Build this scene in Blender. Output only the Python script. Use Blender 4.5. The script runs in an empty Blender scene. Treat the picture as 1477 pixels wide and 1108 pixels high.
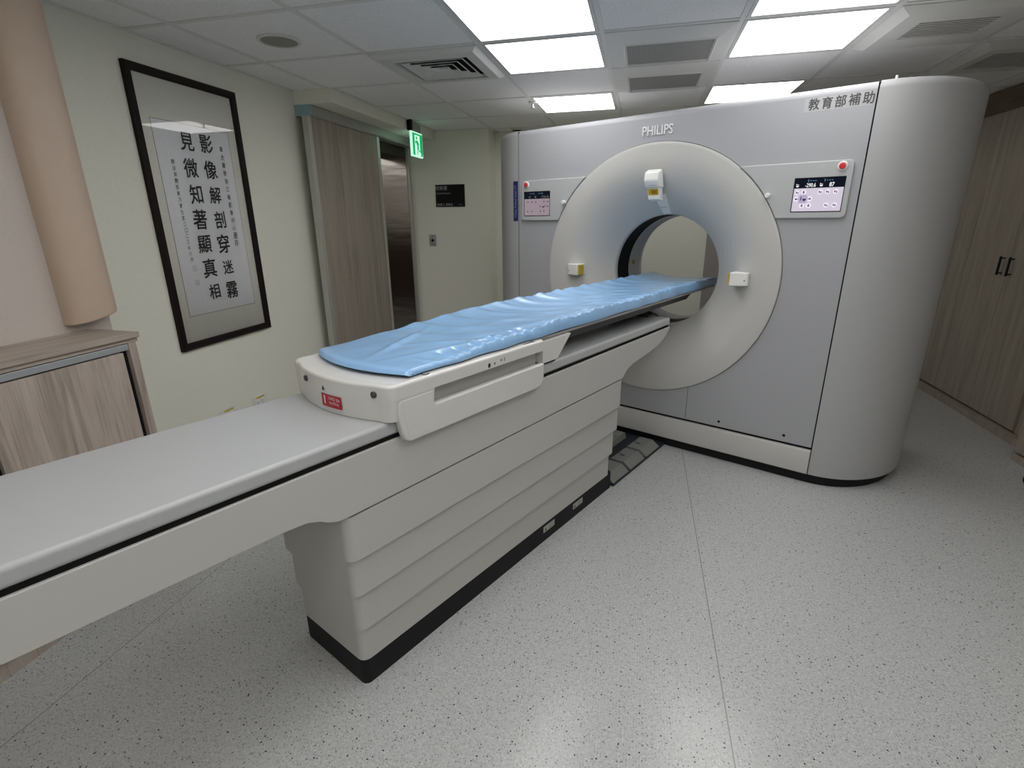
import bpy, bmesh, math, random
from mathutils import Vector, Matrix
random.seed(7)
scene = bpy.context.scene
COL = scene.collection
PI = math.pi
CH = 2.17          # ceiling height
TH = -0.436405     # heading of the scanner and its table
G0 = -1.273

# ------------------------------------------------------------------ materials
def mat(name, col, rough=0.5, metal=0.0, spec=0.5, coat=0.0, emit=None, estr=1.0):
    m = bpy.data.materials.new(name); m.use_nodes = True
    b = m.node_tree.nodes['Principled BSDF']
    b.inputs['Base Color'].default_value = (*col, 1)
    b.inputs['Roughness'].default_value = rough
    b.inputs['Metallic'].default_value = metal
    b.inputs['Specular IOR Level'].default_value = spec
    b.inputs['Coat Weight'].default_value = coat
    if emit:
        b.inputs['Emission Color'].default_value = (*emit, 1)
        b.inputs['Emission Strength'].default_value = estr
    return m
def nodes(m): return m.node_tree.nodes, m.node_tree.links, m.node_tree.nodes['Principled BSDF']
def coords(m, scale, rot=(0,0,0), kind='Object'):
    n, l, b = nodes(m)
    tc = n.new('ShaderNodeTexCoord'); mp = n.new('ShaderNodeMapping')
    mp.inputs['Scale'].default_value = scale; mp.inputs['Rotation'].default_value = rot
    l.new(tc.outputs[kind], mp.inputs['Vector']); return mp
def ramp(m, fac, stops):
    n, l, b = nodes(m)
    r = n.new('ShaderNodeValToRGB'); e = r.color_ramp.elements
    while len(e) < len(stops): e.new(0.5)
    for i, (p, c) in enumerate(stops):
        e[i].position = p; e[i].color = (*c, 1)
    l.new(fac, r.inputs['Fac']); return r
def paint(name, col, rough=0.6, var=0.04, bump=0.02, scale=60):
    m = mat(name, col, rough); n, l, b = nodes(m)
    mp = coords(m, (1,1,1)); t = n.new('ShaderNodeTexNoise'); t.inputs['Scale'].default_value = scale
    l.new(mp.outputs[0], t.inputs['Vector'])
    r = ramp(m, t.outputs['Fac'], [(0.3, tuple(c*(1-var) for c in col)), (0.7, tuple(min(1,c*(1+var)) for c in col))])
    l.new(r.outputs['Color'], b.inputs['Base Color'])
    if bump:
        bp = n.new('ShaderNodeBump'); bp.inputs['Strength'].default_value = bump; bp.inputs['Distance'].default_value = 0.01
        l.new(t.outputs['Fac'], bp.inputs['Height']); l.new(bp.outputs['Normal'], b.inputs['Normal'])
    return m
def wood(name, a, b_, c, scale=(9,9,0.7), rough=0.5):
    m = mat(name, a, rough); n, l, b = nodes(m)
    mp = coords(m, scale)
    t = n.new('ShaderNodeTexNoise'); t.inputs['Scale'].default_value = 2.2; t.inputs['Detail'].default_value = 8; t.inputs['Roughness'].default_value = 0.62; t.inputs['Distortion'].default_value = 0.5
    l.new(mp.outputs[0], t.inputs['Vector'])
    r = ramp(m, t.outputs['Fac'], [(0.28, b_), (0.48, a), (0.72, c)])
    mp2 = coords(m, tuple(s*9 if s > 2 else s*2 for s in scale))
    t2 = n.new('ShaderNodeTexNoise'); t2.inputs['Scale'].default_value = 3; t2.inputs['Detail'].default_value = 5
    l.new(mp2.outputs[0], t2.inputs['Vector'])
    r2 = ramp(m, t2.outputs['Fac'], [(0.33, (0.72,0.70,0.68)), (0.5, (1,1,1))])
    mx = n.new('ShaderNodeMixRGB'); mx.blend_type = 'MULTIPLY'; mx.inputs[0].default_value = 0.75
    l.new(r.outputs['Color'], mx.inputs[1]); l.new(r2.outputs['Color'], mx.inputs[2])
    l.new(mx.outputs[0], b.inputs['Base Color'])
    bp = n.new('ShaderNodeBump'); bp.inputs['Strength'].default_value = 0.08; bp.inputs['Distance'].default_value = 0.002
    l.new(t2.outputs['Fac'], bp.inputs['Height']); l.new(bp.outputs['Normal'], b.inputs['Normal'])
    return m

M = {}
M['wall'] = paint('wall_paint', (0.80,0.795,0.695), 0.6, 0.02, 0.03, 90)
M['pier'] = paint('pier_paint', (0.58,0.52,0.475), 0.6, 0.02, 0.02, 80)
M['cover_beige'] = paint('beige_vinyl', (0.55,0.43,0.335), 0.5, 0.02, 0.01, 20)
M['soffit'] = paint('soffit_paint', (0.80,0.795,0.70), 0.6, 0.02, 0.02, 80)
M['white_pl'] = mat('warm_white_plastic', (0.51,0.505,0.485), 0.32)
M['deck_pl'] = mat('carriage_plastic', (0.66,0.65,0.625), 0.22, coat=0.3)
M['bellow'] = mat('cover_plastic', (0.50,0.495,0.475), 0.35)
M['railtop'] = mat('rail_plastic', (0.43,0.445,0.45), 0.3)
M['gantry'] = mat('gantry_plastic', (0.395,0.402,0.424), 0.45)
M['cap'] = mat('end_cap_plastic', (0.425,0.43,0.435), 0.45)
M['ring'] = mat('ring_plastic', (0.545,0.54,0.52), 0.38)
M['ctl'] = mat('control_panel_plastic', (0.465,0.48,0.485), 0.4)
M['bore'] = mat('bore_plastic', (0.45,0.45,0.45), 0.45)
M['scanwin'] = mat('scan_window_film', (0.006,0.0055,0.006), 0.6, spec=0.2)
M['black'] = mat('black_plastic', (0.010,0.010,0.013), 0.5, spec=0.2)
M['blackgap'] = mat('gap_shade_black', (0.006,0.006,0.007), 0.8, spec=0.2)  # near-black colour standing in for the shade inside gaps and seams
M['darkgrey'] = mat('dark_grey_plastic', (0.05,0.05,0.052), 0.45)
M['navyblack'] = mat('blue_black_rubber', (0.016,0.02,0.03), 0.55)
M['pedal'] = paint('pedal_rubber', (0.20,0.205,0.195), 0.6, 0.06, 0.05, 300)
M['carbon'] = mat('tabletop_laminate', (0.42,0.41,0.40), 0.3)
M['edge'] = mat('tabletop_edge', (0.015,0.015,0.02), 0.4)
M['laserbox'] = mat('laser_box_plastic', (0.84,0.84,0.82), 0.3)
M['yellow'] = mat('yellow_label', (0.55,0.40,0.02), 0.5)
M['red'] = mat('red_label', (0.42,0.012,0.025), 0.45)
M['redbtn'] = mat('red_button', (0.62,0.03,0.035), 0.3)
M['ink'] = mat('ink', (0.012,0.012,0.012), 0.7)
M['greyink'] = mat('grey_ink', (0.22,0.21,0.20), 0.8)
M['whiteink'] = mat('white_print', (0.72,0.72,0.72), 0.6)
M['signgrey'] = mat('sign_grey_print', (0.33,0.33,0.33), 0.6)
M['silver'] = mat('silver_letters', (0.80,0.80,0.80), 0.3)
M['tape'] = mat('clear_tape', (0.46,0.465,0.47), 0.25)
M['navy'] = mat('navy_label', (0.008,0.014,0.13), 0.45)
M['palette_white'] = mat('white_button', (0.80,0.80,0.79), 0.35)
M['alu'] = mat('aluminium', (0.66,0.70,0.74), 0.38, metal=0.75)
M['alu_d'] = mat('brushed_aluminium', (0.50,0.50,0.47), 0.4, metal=0.55)
M['track'] = mat('track_cover_metal', (0.36,0.365,0.34), 0.42, metal=0.35)
M['trackend'] = mat('track_end_plastic', (0.30,0.44,0.47), 0.45)
M['frame'] = mat('dark_lacquered_wood', (0.009,0.004,0.004), 0.5, spec=0.2)
M['mount'] = paint('mount_board', (0.84,0.825,0.75), 0.8, 0.015, 0.0)
M['paper'] = paint('rice_paper', (0.88,0.885,0.89), 0.85, 0.015, 0.0)
M['tbar'] = mat('ceiling_grid_bar', (0.70,0.70,0.68), 0.5)
M['lframe'] = mat('lamp_frame', (0.62,0.62,0.60), 0.45)
M['vent'] = mat('vent_plastic', (0.64,0.64,0.61), 0.45)
M['ventdark'] = mat('vent_inside', (0.006,0.006,0.006), 0.9, spec=0.2)
M['outlet'] = mat('outlet_plate', (0.74,0.73,0.69), 0.35)
M['steelsw'] = mat('switch_steel', (0.50,0.49,0.46), 0.35, metal=0.6)
M['signblack'] = mat('sign_black', (0.006,0.006,0.007), 0.35, spec=0.2)
M['hole'] = mat('dark_hole', (0.01,0.01,0.01), 0.9, spec=0.2)
M['darkwood'] = mat('dark_brown_header', (0.035,0.025,0.018), 0.5)
M['brown'] = mat('corridor_brown', (0.05,0.02,0.012), 0.5, spec=0.2)
M['corridor'] = paint('corridor_paint', (0.62,0.57,0.53), 0.6, 0.02, 0.0)
M['orange'] = mat('orange_tag', (0.62,0.28,0.07), 0.5)
M['shade_grey'] = paint('grey_door_paint', (0.33,0.31,0.29), 0.5, 0.02, 0.0)
M['wood_l'] = wood('light_oak_laminate', (0.44,0.375,0.325), (0.28,0.235,0.20), (0.53,0.465,0.41), (8,8,0.8), 0.45)
M['wood_top'] = wood('oak_laminate_top', (0.40,0.345,0.295), (0.27,0.225,0.185), (0.49,0.43,0.37), (9,0.8,9), 0.45)
M['wood_d'] = wood('door_oak_laminate', (0.32,0.275,0.228), (0.23,0.195,0.158), (0.39,0.34,0.285), (11,11,0.55), 0.5)
M['wood_w'] = wood('wardrobe_laminate', (0.35,0.30,0.245), (0.27,0.23,0.185), (0.42,0.365,0.305), (11,11,0.6), 0.5)
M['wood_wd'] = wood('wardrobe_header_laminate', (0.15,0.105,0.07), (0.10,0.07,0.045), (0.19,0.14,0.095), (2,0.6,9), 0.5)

# stainless steel, brushed across
m = mat('stainless_steel', (0.42,0.40,0.38), 0.2, metal=1.0); n, l, b = nodes(m)
mp = coords(m, (1,1,5)); t = n.new('ShaderNodeTexNoise'); t.inputs['Scale'].default_value = 2.0
l.new(mp.outputs[0], t.inputs['Vector']); bp = n.new('ShaderNodeBump'); bp.inputs['Strength'].default_value = 0.12; bp.inputs['Distance'].default_value = 0.02
l.new(t.outputs['Fac'], bp.inputs['Height']); l.new(bp.outputs['Normal'], b.inputs['Normal']); M['steel'] = m

# return-air filter mesh
m = mat('filter_mesh', (0.24,0.24,0.22), 0.7); n, l, b = nodes(m)
mp = coords(m, (1,1,1)); t = n.new('ShaderNodeTexWave'); t.inputs['Scale'].default_value = 28; t.bands_direction = 'X'
l.new(mp.outputs[0], t.inputs['Vector'])
r = ramp(m, t.outputs['Fac'], [(0.0, (0.22,0.22,0.205)), (1.0, (0.29,0.285,0.265))]); l.new(r.outputs['Color'], b.inputs['Base Color']); M['filter'] = m
m = mat('speaker_mesh', (0.28,0.27,0.235), 0.6); M['spk'] = m

# ceiling tile: pale with fine pinholes
m = mat('mineral_tile', (0.6,0.6,0.58), 0.9); n, l, b = nodes(m)
mp = coords(m, (1,1,1)); t = n.new('ShaderNodeTexNoise'); t.inputs['Scale'].default_value = 160; t.inputs['Detail'].default_value = 3
l.new(mp.outputs[0], t.inputs['Vector'])
r = ramp(m, t.outputs['Fac'], [(0.36, (0.72,0.72,0.71)), (0.46, (0.86,0.86,0.855))])
l.new(r.outputs['Color'], b.inputs['Base Color'])
bp = n.new('ShaderNodeBump'); bp.inputs['Strength'].default_value = 0.15; bp.inputs['Distance'].default_value = 0.002
l.new(t.outputs['Fac'], bp.inputs['Height']); l.new(bp.outputs['Normal'], b.inputs['Normal']); M['tile'] = m

# speckled vinyl floor with welded seams along y
m = mat('speckled_vinyl', (0.6,0.6,0.58), 0.22); n, l, b = nodes(m)
mp = coords(m, (1,1,1))
base = n.new('ShaderNodeTexNoise'); base.inputs['Scale'].default_value = 120; base.inputs['Detail'].default_value = 4
l.new(mp.outputs[0], base.inputs['Vector'])
cur = ramp(m, base.outputs['Fac'], [(0.35, (0.425,0.435,0.43)), (0.65, (0.505,0.515,0.51))]).outputs['Color']
def specks(cur, scale, thr, gate, colr):
    v = n.new('ShaderNodeTexVoronoi'); v.voronoi_dimensions = '2D'; v.inputs['Scale'].default_value = scale
    l.new(mp.outputs[0], v.inputs['Vector'])
    lt = n.new('ShaderNodeMath'); lt.operation = 'LESS_THAN'; lt.inputs[1].default_value = thr
    l.new(v.outputs['Distance'], lt.inputs[0])
    sp = n.new('ShaderNodeSeparateColor'); l.new(v.outputs['Color'], sp.inputs[0])
    g = n.new('ShaderNodeMath'); g.operation = 'GREATER_THAN'; g.inputs[1].default_value = gate
    l.new(sp.outputs[0], g.inputs[0])
    mu = n.new('ShaderNodeMath'); mu.operation = 'MULTIPLY'; l.new(lt.outputs[0], mu.inputs[0]); l.new(g.outputs[0], mu.inputs[1])
    mx = n.new('ShaderNodeMixRGB'); mx.inputs[2].default_value = (*colr, 1)
    l.new(mu.outputs[0], mx.inputs[0]); l.new(cur, mx.inputs[1]); return mx.outputs[0]
cur = specks(cur, 120, 0.24, 0.62, (0.31,0.315,0.305))
cur = specks(cur, 130, 0.24, 0.80, (0.60,0.61,0.60))
cur = specks(cur, 78, 0.15, 0.90, (0.10,0.10,0.09))
cur = specks(cur, 36, 0.085, 0.86, (0.03,0.03,0.027))
sx = n.new('ShaderNodeSeparateXYZ'); l.new(mp.outputs[0], sx.inputs[0])
for x0 in (0.322, -1.60):
    su = n.new('ShaderNodeMath'); su.operation = 'SUBTRACT'; su.inputs[1].default_value = x0; l.new(sx.outputs[0], su.inputs[0])
    ab = n.new('ShaderNodeMath'); ab.operation = 'ABSOLUTE'; l.new(su.outputs[0], ab.inputs[0])
    lt = n.new('ShaderNodeMath'); lt.operation = 'LESS_THAN'; lt.inputs[1].default_value = 0.0016; l.new(ab.outputs[0], lt.inputs[0])
    mx = n.new('ShaderNodeMixRGB'); mx.inputs[2].default_value = (0.25,0.245,0.23,1)
    l.new(lt.outputs[0], mx.inputs[0]); l.new(cur, mx.inputs[1]); cur = mx.outputs[0]
l.new(cur, b.inputs['Base Color'])
t2 = n.new('ShaderNodeTexNoise'); t2.inputs['Scale'].default_value = 4; t2.inputs['Detail'].default_value = 2
l.new(mp.outputs[0], t2.inputs['Vector'])
mr = n.new('ShaderNodeMapRange'); mr.inputs[3].default_value = 0.19; mr.inputs[4].default_value = 0.25
l.new(t2.outputs['Fac'], mr.inputs[0]); l.new(mr.outputs[0], b.inputs['Roughness'])
M['floor'] = m

# pad: glossy blue sheet
m = mat('blue_vinyl_sheet', (0.27,0.48,0.76), 0.26, coat=0.5); n, l, b = nodes(m)
b.inputs['Coat Roughness'].default_value = 0.2
mp = coords(m, (9,5,9), (0,0,0.5)); t = n.new('ShaderNodeTexNoise'); t.inputs['Scale'].default_value = 2.5; t.inputs['Detail'].default_value = 4; t.inputs['Distortion'].default_value = 0.8
l.new(mp.outputs[0], t.inputs['Vector']); bp = n.new('ShaderNodeBump'); bp.inputs['Strength'].default_value = 0.16; bp.inputs['Distance'].default_value = 0.006
l.new(t.outputs['Fac'], bp.inputs['Height']); l.new(bp.outputs['Normal'], b.inputs['Normal']); M['pad'] = m

# picture glass
m = bpy.data.materials.new('picture_glass'); m.use_nodes = True; n = m.node_tree.nodes; l = m.node_tree.links; n.clear()
o = n.new('ShaderNodeOutputMaterial'); mx = n.new('ShaderNodeMixShader'); tr = n.new('ShaderNodeBsdfTransparent'); gl = n.new('ShaderNodeBsdfGlossy'); fr = n.new('ShaderNodeFresnel')
gl.inputs['Roughness'].default_value = 0.015; fr.inputs['IOR'].default_value = 1.6
l.new(fr.outputs[0], mx.inputs[0]); l.new(tr.outputs[0], mx.inputs[1]); l.new(gl.outputs[0], mx.inputs[2]); l.new(mx.outputs[0], o.inputs[0]); M['glass'] = m

LAMP = 5.1
def emis(name, col, s):
    m = bpy.data.materials.new(name); m.use_nodes = True; n = m.node_tree.nodes; l = m.node_tree.links; n.clear()
    o = n.new('ShaderNodeOutputMaterial'); e = n.new('ShaderNodeEmission'); e.inputs[0].default_value = (*col,1); e.inputs[1].default_value = s
    l.new(e.outputs[0], o.inputs[0]); return m
M['lamp'] = emis('lamp_diffuser', (1.0,0.985,0.975), LAMP)
M['screen'] = emis('screen_light_area', (0.62,0.56,0.66), 0.95)
M['screen_dim'] = emis('screen_dim_area', (0.30,0.24,0.27), 0.95)
M['screendk'] = emis('screen_dark_area', (0.006,0.008,0.014), 1.0)
M['scr_white'] = emis('screen_white_print', (0.85,0.85,0.85), 1.0)
M['scr_blue'] = emis('screen_blue_print', (0.12,0.22,0.34), 1.0)
M['scr_ink'] = emis('screen_ink', (0.05,0.04,0.07), 1.0)
M['scr_button'] = emis('screen_button', (0.78,0.72,0.82), 1.0)
M['scr_lilac'] = emis('screen_lilac', (0.40,0.36,0.52), 1.0)
M['exit_green'] = emis('exit_green', (0.0,0.36,0.10), 1.0)
M['exit_white'] = emis('exit_white', (0.55,0.95,0.72), 0.95)

# ------------------------------------------------------------------ mesh helpers
WN = True
def link(name, bm, mats, parent=None, bevel=0, seg=3, smooth=True, ang=35):
    me = bpy.data.meshes.new(name)
    bmesh.ops.recalc_face_normals(bm, faces=bm.faces[:])
    bm.to_mesh(me); bm.free()
    return link_me(name, me, mats, parent, bevel, seg, smooth, ang)
def link_me(name, me, mats, parent=None, bevel=0, seg=3, smooth=True, ang=35):
    if not isinstance(mats, (list, tuple)): mats = [mats]
    for x in mats: me.materials.append(M[x] if isinstance(x, str) else x)
    if smooth and len(me.polygons):
        me.polygons.foreach_set('use_smooth', [True]*len(me.polygons))
        me.set_sharp_from_angle(angle=math.radians(ang))
    o = bpy.data.objects.new(name, me); COL.objects.link(o)
    if parent: o.parent = parent
    if smooth and not bevel and len(me.polygons) > 1 and WN:
        wn = o.modifiers.new('weighted_normals', 'WEIGHTED_NORMAL'); wn.weight = 100; wn.keep_sharp = True
    if bevel:
        bv = o.modifiers.new('bevel', 'BEVEL'); bv.width = bevel; bv.segments = seg; bv.limit_method = 'ANGLE'; bv.angle_limit = math.radians(40); bv.harden_normals = True
    return o
def box(bm, x0, x1, y0, y1, z0, z1, mi=0):
    vs = [bm.verts.new((x, y, z)) for z in (z0, z1) for x, y in ((x0,y0),(x1,y0),(x1,y1),(x0,y1))]
    for f in ((0,3,2,1),(4,5,6,7),(0,1,5,4),(1,2,6,5),(2,3,7,6),(3,0,4,7)):
        bm.faces.new([vs[i] for i in f]).material_index = mi
def loft(bm, loops, cap=True, mi=0, closed=True):
    rows = [[bm.verts.new(p) for p in lp] for lp in loops]
    n = len(rows[0])
    for a, b in zip(rows, rows[1:]):
        for i in range(n if closed else n-1):
            j = (i+1) % n
            bm.faces.new((a[i], a[j], b[j], b[i])).material_index = mi
    if cap:
        bm.faces.new(rows[0]).material_index = mi; bm.faces.new(rows[-1][::-1]).material_index = mi
    return rows
def prism(bm, poly, axis, a, b, mi=0):
    """poly: 2D points; axis 'x' -> (y,z) points, 'y' -> (x,z), 'z' -> (x,y)"""
    def P(p, h):
        return {'x': (h, p[0], p[1]), 'y': (p[0], h, p[1]), 'z': (p[0], p[1], h)}[axis]
    loft(bm, [[P(p, a) for p in poly], [P(p, b) for p in poly]], mi=mi)
def cyl(bm, c, r, a, b, axis='z', n=24, r2=None, mi=0):
    if r2 is None: r2 = r
    c = Vector(c)
    def ring(h, rr):
        out = []
        for i in range(n):
            u, v = rr*math.cos(2*PI*i/n), rr*math.sin(2*PI*i/n)
            out.append({'z': (c.x+u, c.y+v, h), 'y': (c.x+u, h, c.z+v), 'x': (h, c.y+u, c.z+v)}[axis])
        return out
    loft(bm, [ring(a, r), ring(b, r2)], mi=mi)
def lathe_y(bm, prof, zc, n=96, mi=None):
    """prof: list of (r, y); revolve about the y axis at height zc"""
    rows = []
    for r, y in prof:
        rows.append([bm.verts.new((r*math.cos(2*PI*i/n), y, zc + r*math.sin(2*PI*i/n))) for i in range(n)])
    for k, (a, b) in enumerate(zip(rows, rows[1:])):
        for i in range(n):
            j = (i+1) % n
            f = bm.faces.new((a[i], a[j], b[j], b[i]))
            if mi: f.material_index = mi[k]
def rrect(x0, x1, y0, y1, r, n=6):
    pts = []
    for cx, cy, a0 in ((x1-r, y0+r, -90), (x1-r, y1-r, 0), (x0+r, y1-r, 90), (x0+r, y0+r, 180)):
        for i in range(n+1):
            a = math.radians(a0 + 90*i/n); pts.append((cx + r*math.cos(a), cy + r*math.sin(a)))
    return pts
def thing(name, label, cat, loc=(0,0,0), rz=0, group=None):
    o = bpy.data.objects.new(name, None); COL.objects.link(o); o.empty_display_size = 0.1
    o.location = loc; o.rotation_euler = (0,0,rz); o['label'] = label; o['category'] = cat
    if group: o['group'] = group
    return o
def tag(o, label, cat, group=None):
    o['label'] = label; o['category'] = cat
    if group: o['group'] = group
    return o
def structure(name, bm, m, parent=None, **k):
    o = link(name, bm, m, parent, **k)
    if parent is None: o['kind'] = 'structure'
    return o
def text_mesh(s, size, bold=0.0, depth=0.0, shear=0.0, sx=1.0):
    cu = bpy.data.curves.new('txt', 'FONT'); cu.body = s; cu.size = size; cu.offset = bold*size if depth else 0; cu.extrude = depth; cu.shear = shear
    cu.align_x = 'CENTER'; cu.align_y = 'CENTER'; cu.resolution_u = 4
    o = bpy.data.objects.new('txt', cu); COL.objects.link(o)
    bpy.context.view_layer.update()
    dg = bpy.context.evaluated_depsgraph_get()
    me = bpy.data.meshes.new_from_object(o.evaluated_get(dg))
    bpy.data.objects.remove(o); bpy.data.curves.remove(cu)
    if len(me.vertices):
        xs = [v.co.x for v in me.vertices]; ys = [v.co.y for v in me.vertices]
        cx, cy = (min(xs)+max(xs))/2, (min(ys)+max(ys))/2
        for v in me.vertices: v.co.x = (v.co.x-cx)*sx; v.co.y -= cy
    return me
# frames for flat lettering: columns are text right, text up, normal
FRONT = Matrix(((1,0,0),(0,0,-1),(0,1,0)))        # faces -y
LEFTW = Matrix(((0,0,1),(1,0,0),(0,1,0)))         # faces +x
TOPF = Matrix(((0,1,0),(-1,0,0),(0,0,1)))         # faces up, read from +x side
def add_text(bm, s, size, pos, frame, rot=0.0, mi=0, **k):
    me = text_mesh(s, size, **k); nb = bmesh.new(); nb.from_mesh(me); bpy.data.meshes.remove(me)
    R = frame @ Matrix.Rotation(rot, 3, 'Z')
    bold = k.get('bold', 0)*size if not k.get('depth') else 0
    shifts = [(0,0)] if bold <= 0 else [(0,0)] + [(bold*math.cos(q), bold*math.sin(q)) for q in (0.4, 1.97, 3.54, 5.11)]
    for n_, (dx, dy) in enumerate(shifts):     # thicken strokes by overprinting
        vm = {v: bm.verts.new(R @ (v.co + Vector((dx, dy, .00003*n_))) + Vector(pos)) for v in nb.verts}
        for f in nb.faces:
            try: bm.faces.new([vm[v] for v in f.verts]).material_index = mi
            except ValueError: pass
    nb.free()
def flat(bm, pts, pos, frame, mi=0):
    """a flat polygon in a lettering frame"""
    bm.faces.new([bm.verts.new(frame @ Vector((p[0], p[1], 0)) + Vector(pos)) for p in pts]).material_index = mi
def rect(w, h): return [(-w/2,-h/2),(w/2,-h/2),(w/2,h/2),(-w/2,h/2)]
def disc(r, n=20): return [(r*math.cos(2*PI*i/n), r*math.sin(2*PI*i/n)) for i in range(n)]
def link_flat(name, bm, mats, parent):   # lettering: keep face orientation
    me = bpy.data.meshes.new(name); bm.to_mesh(me); bm.free()
    return link_me(name, me, mats, parent, smooth=False)

# ------------------------------------------------------------------ camera
f_px, yaw, pit, rol = 736.087, -0.242459, 0.311905, -0.00969510
fw = Vector((math.sin(yaw)*math.cos(pit), math.cos(yaw)*math.cos(pit), -math.sin(pit)))
rt = Vector((math.cos(yaw), -math.sin(yaw), 0)); up = rt.cross(fw)
r2 = math.cos(rol)*rt + math.sin(rol)*up; u2 = -math.sin(rol)*rt + math.cos(rol)*up
cd = bpy.data.cameras.new('camera'); cam = bpy.data.objects.new('camera', cd); COL.objects.link(cam)
mw = Matrix((r2, u2, -fw)).transposed().to_4x4(); mw.translation = (0,0,1.35); cam.matrix_world = mw
cd.sensor_width = 36; cd.lens = f_px/1477*36; cd.clip_start = 0.02; cd.clip_end = 60
scene.camera = cam

# ------------------------------------------------------------------ room
XL, XR, YB, YF, YF2, XC = -2.296, 2.95, -2.6, 5.10, 5.33, -1.468
bm = bmesh.new(); box(bm, -5.2, XR+.1, YB-.1, 6.0, -0.05, 0); structure('floor', bm, 'floor', smooth=False)
bm = bmesh.new(); box(bm, -5.2, XR+.1, YB-.1, 6.0, CH, CH+.05); structure('ceiling', bm, 'tile', smooth=False)
DY0, DY1, DZ = 3.62, 5.04, 2.055     # door opening in the left wall
bm = bmesh.new()
box(bm, XL-.27, XL, YB, DY0, 0, CH); box(bm, XL-.27, XL, DY0, DY1, DZ, CH); box(bm, XL-.27, XL, DY1, YF+.3, 0, CH)
structure('wall_left', bm, 'wall', smooth=False)
bm = bmesh.new()
prism(bm, [(XL,YF),(XC,YF),(XC,YF2),(XR+.1,YF2),(XR+.1,YF2+.15),(XL,YF2+.15)], 'z', 0, CH)
structure('wall_far', bm, 'wall', smooth=False)
bm = bmesh.new(); box(bm, XR, XR+.1, YB, YF2, 0, CH); structure('wall_right', bm, 'wall', smooth=False)
bm = bmesh.new(); box(bm, XL-.27, XR+.1, YB-.1, YB, 0, CH); structure('wall_near', bm, 'wall', smooth=False)
# pier on the left that the low cabinet stands against
bm = bmesh.new(); box(bm, XL, -2.035, YB, 1.575, 0, CH); structure('wall_pier', bm, 'pier', smooth=False)
# corridor seen through the open door
bm = bmesh.new(); box(bm, -5.2, -5.1, 2.0, 6.0, 0, CH); box(bm, -5.2, XL-.27, 5.9, 6.0, 0, CH); box(bm, -5.2, XL-.27, 2.0, 2.1, 0, CH)
structure('wall_corridor', bm, 'corridor', smooth=False)
# soffit over the sliding door
bm = bmesh.new(); box(bm, XL, -2.008, 3.335, YF, 2.085, CH); structure('trim_1', bm, 'soffit', bevel=0.003)
# ceiling edge angle along left wall
bm = bmesh.new(); box(bm, XL, XL+.02, 1.5, 3.335, CH-.006, CH); box(bm, -2.008, -1.985, 3.335, YF, CH-.005, CH); box(bm, -2.0, XC, YF-.02, YF, CH-.005, CH); box(bm, XC, 2.3, YF2-.02, YF2, CH-.005, CH)
structure('trim_2', bm, 'tbar', smooth=False)
# ceiling grid of T bars
GX = [-2.038+.6*i for i in range(9)]; GY = [2.15+.6*i for i in range(-7, 6)]
bm = bmesh.new()
for x in GX: box(bm, x-.012, x+.012, YB if x > -2.0 else YB, (3.335 if x < -2.0 else YF2), CH-.005, CH)
for y in GY: box(bm, XL if y < 3.3 else -2.0, XR, y-.012, y+.012, CH-.0045, CH)
structure('trim_3', bm, 'tbar', smooth=False)
# gray door panel in the far wall, seen through the bore
bm = bmesh.new(); box(bm, 0.60, 1.55, YF2-.03, YF2, 0, 2.05); dr = structure('door_2', bm, 'shade_grey', smooth=False)

# sliding door: leaf with metal edge strips
d = bpy.data.objects.new('door_1', None); COL.objects.link(d); d['kind'] = 'structure'; d.location = (-2.21, 3.31, 0)
bm = bmesh.new(); box(bm, -.02, .02, .035, .94, .012, 2.015); link('door_leaf', bm, 'wood_d', d, bevel=.001)
for y0, y1 in ((0,.035),(.94,.985)):
    bm = bmesh.new(); box(bm, -.022, .024, y0, y1, .012, 2.015); link('edge_strip', bm, 'alu_d', d, bevel=.002)
bm = bmesh.new(); box(bm, -.0865, -.03, DY0-3.31-.05, DY0-3.31, 0, 2.015); box(bm, -.0865, -.06, DY1-3.31, 5.08-3.31, 0, 2.015); link('door_frame', bm, 'alu_d', d, bevel=.002)
bm = bmesh.new(); box(bm, -.36, -.084, DY1-3.31-.012, DY1-3.31-.001, 0, DZ-.002); link('jamb_lining', bm, 'steel', d)
bm = bmesh.new(); box(bm, -.35, -.09, DY0-3.31, DY1-3.31-.012, DZ-.12, DZ-.001); link('door_header', bm, 'darkwood', d)
bm = bmesh.new(); cyl(bm, (0.021,.30,.92), .004, .0205, .022, 'x', 12); link('lock_screw', bm, 'hole', d)

# track cover
t = thing('door_track_cover', 'long grey metal track cover above the sliding wooden door', 'door track', (-2.175, 3.335, 2.02))
bm = bmesh.new(); prism(bm, [(-.118,0.0),(-.01,-.004),(0,.006),(0,.064),(-.118,.064)], 'y', .012, 1.70); link('cover', bm, 'track', t, bevel=.002)
bm = bmesh.new(); prism(bm, [(-.119,-.002),(-.008,-.006),(.002,.005),(.002,.0645),(-.119,.0645)], 'y', 0, .011); link('end_cap', bm, 'trackend', t)
bm = bmesh.new(); box(bm, 0.0002, .001, .98, .985, .02, .04); link('label_tag', bm, 'whiteink', t)

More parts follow.
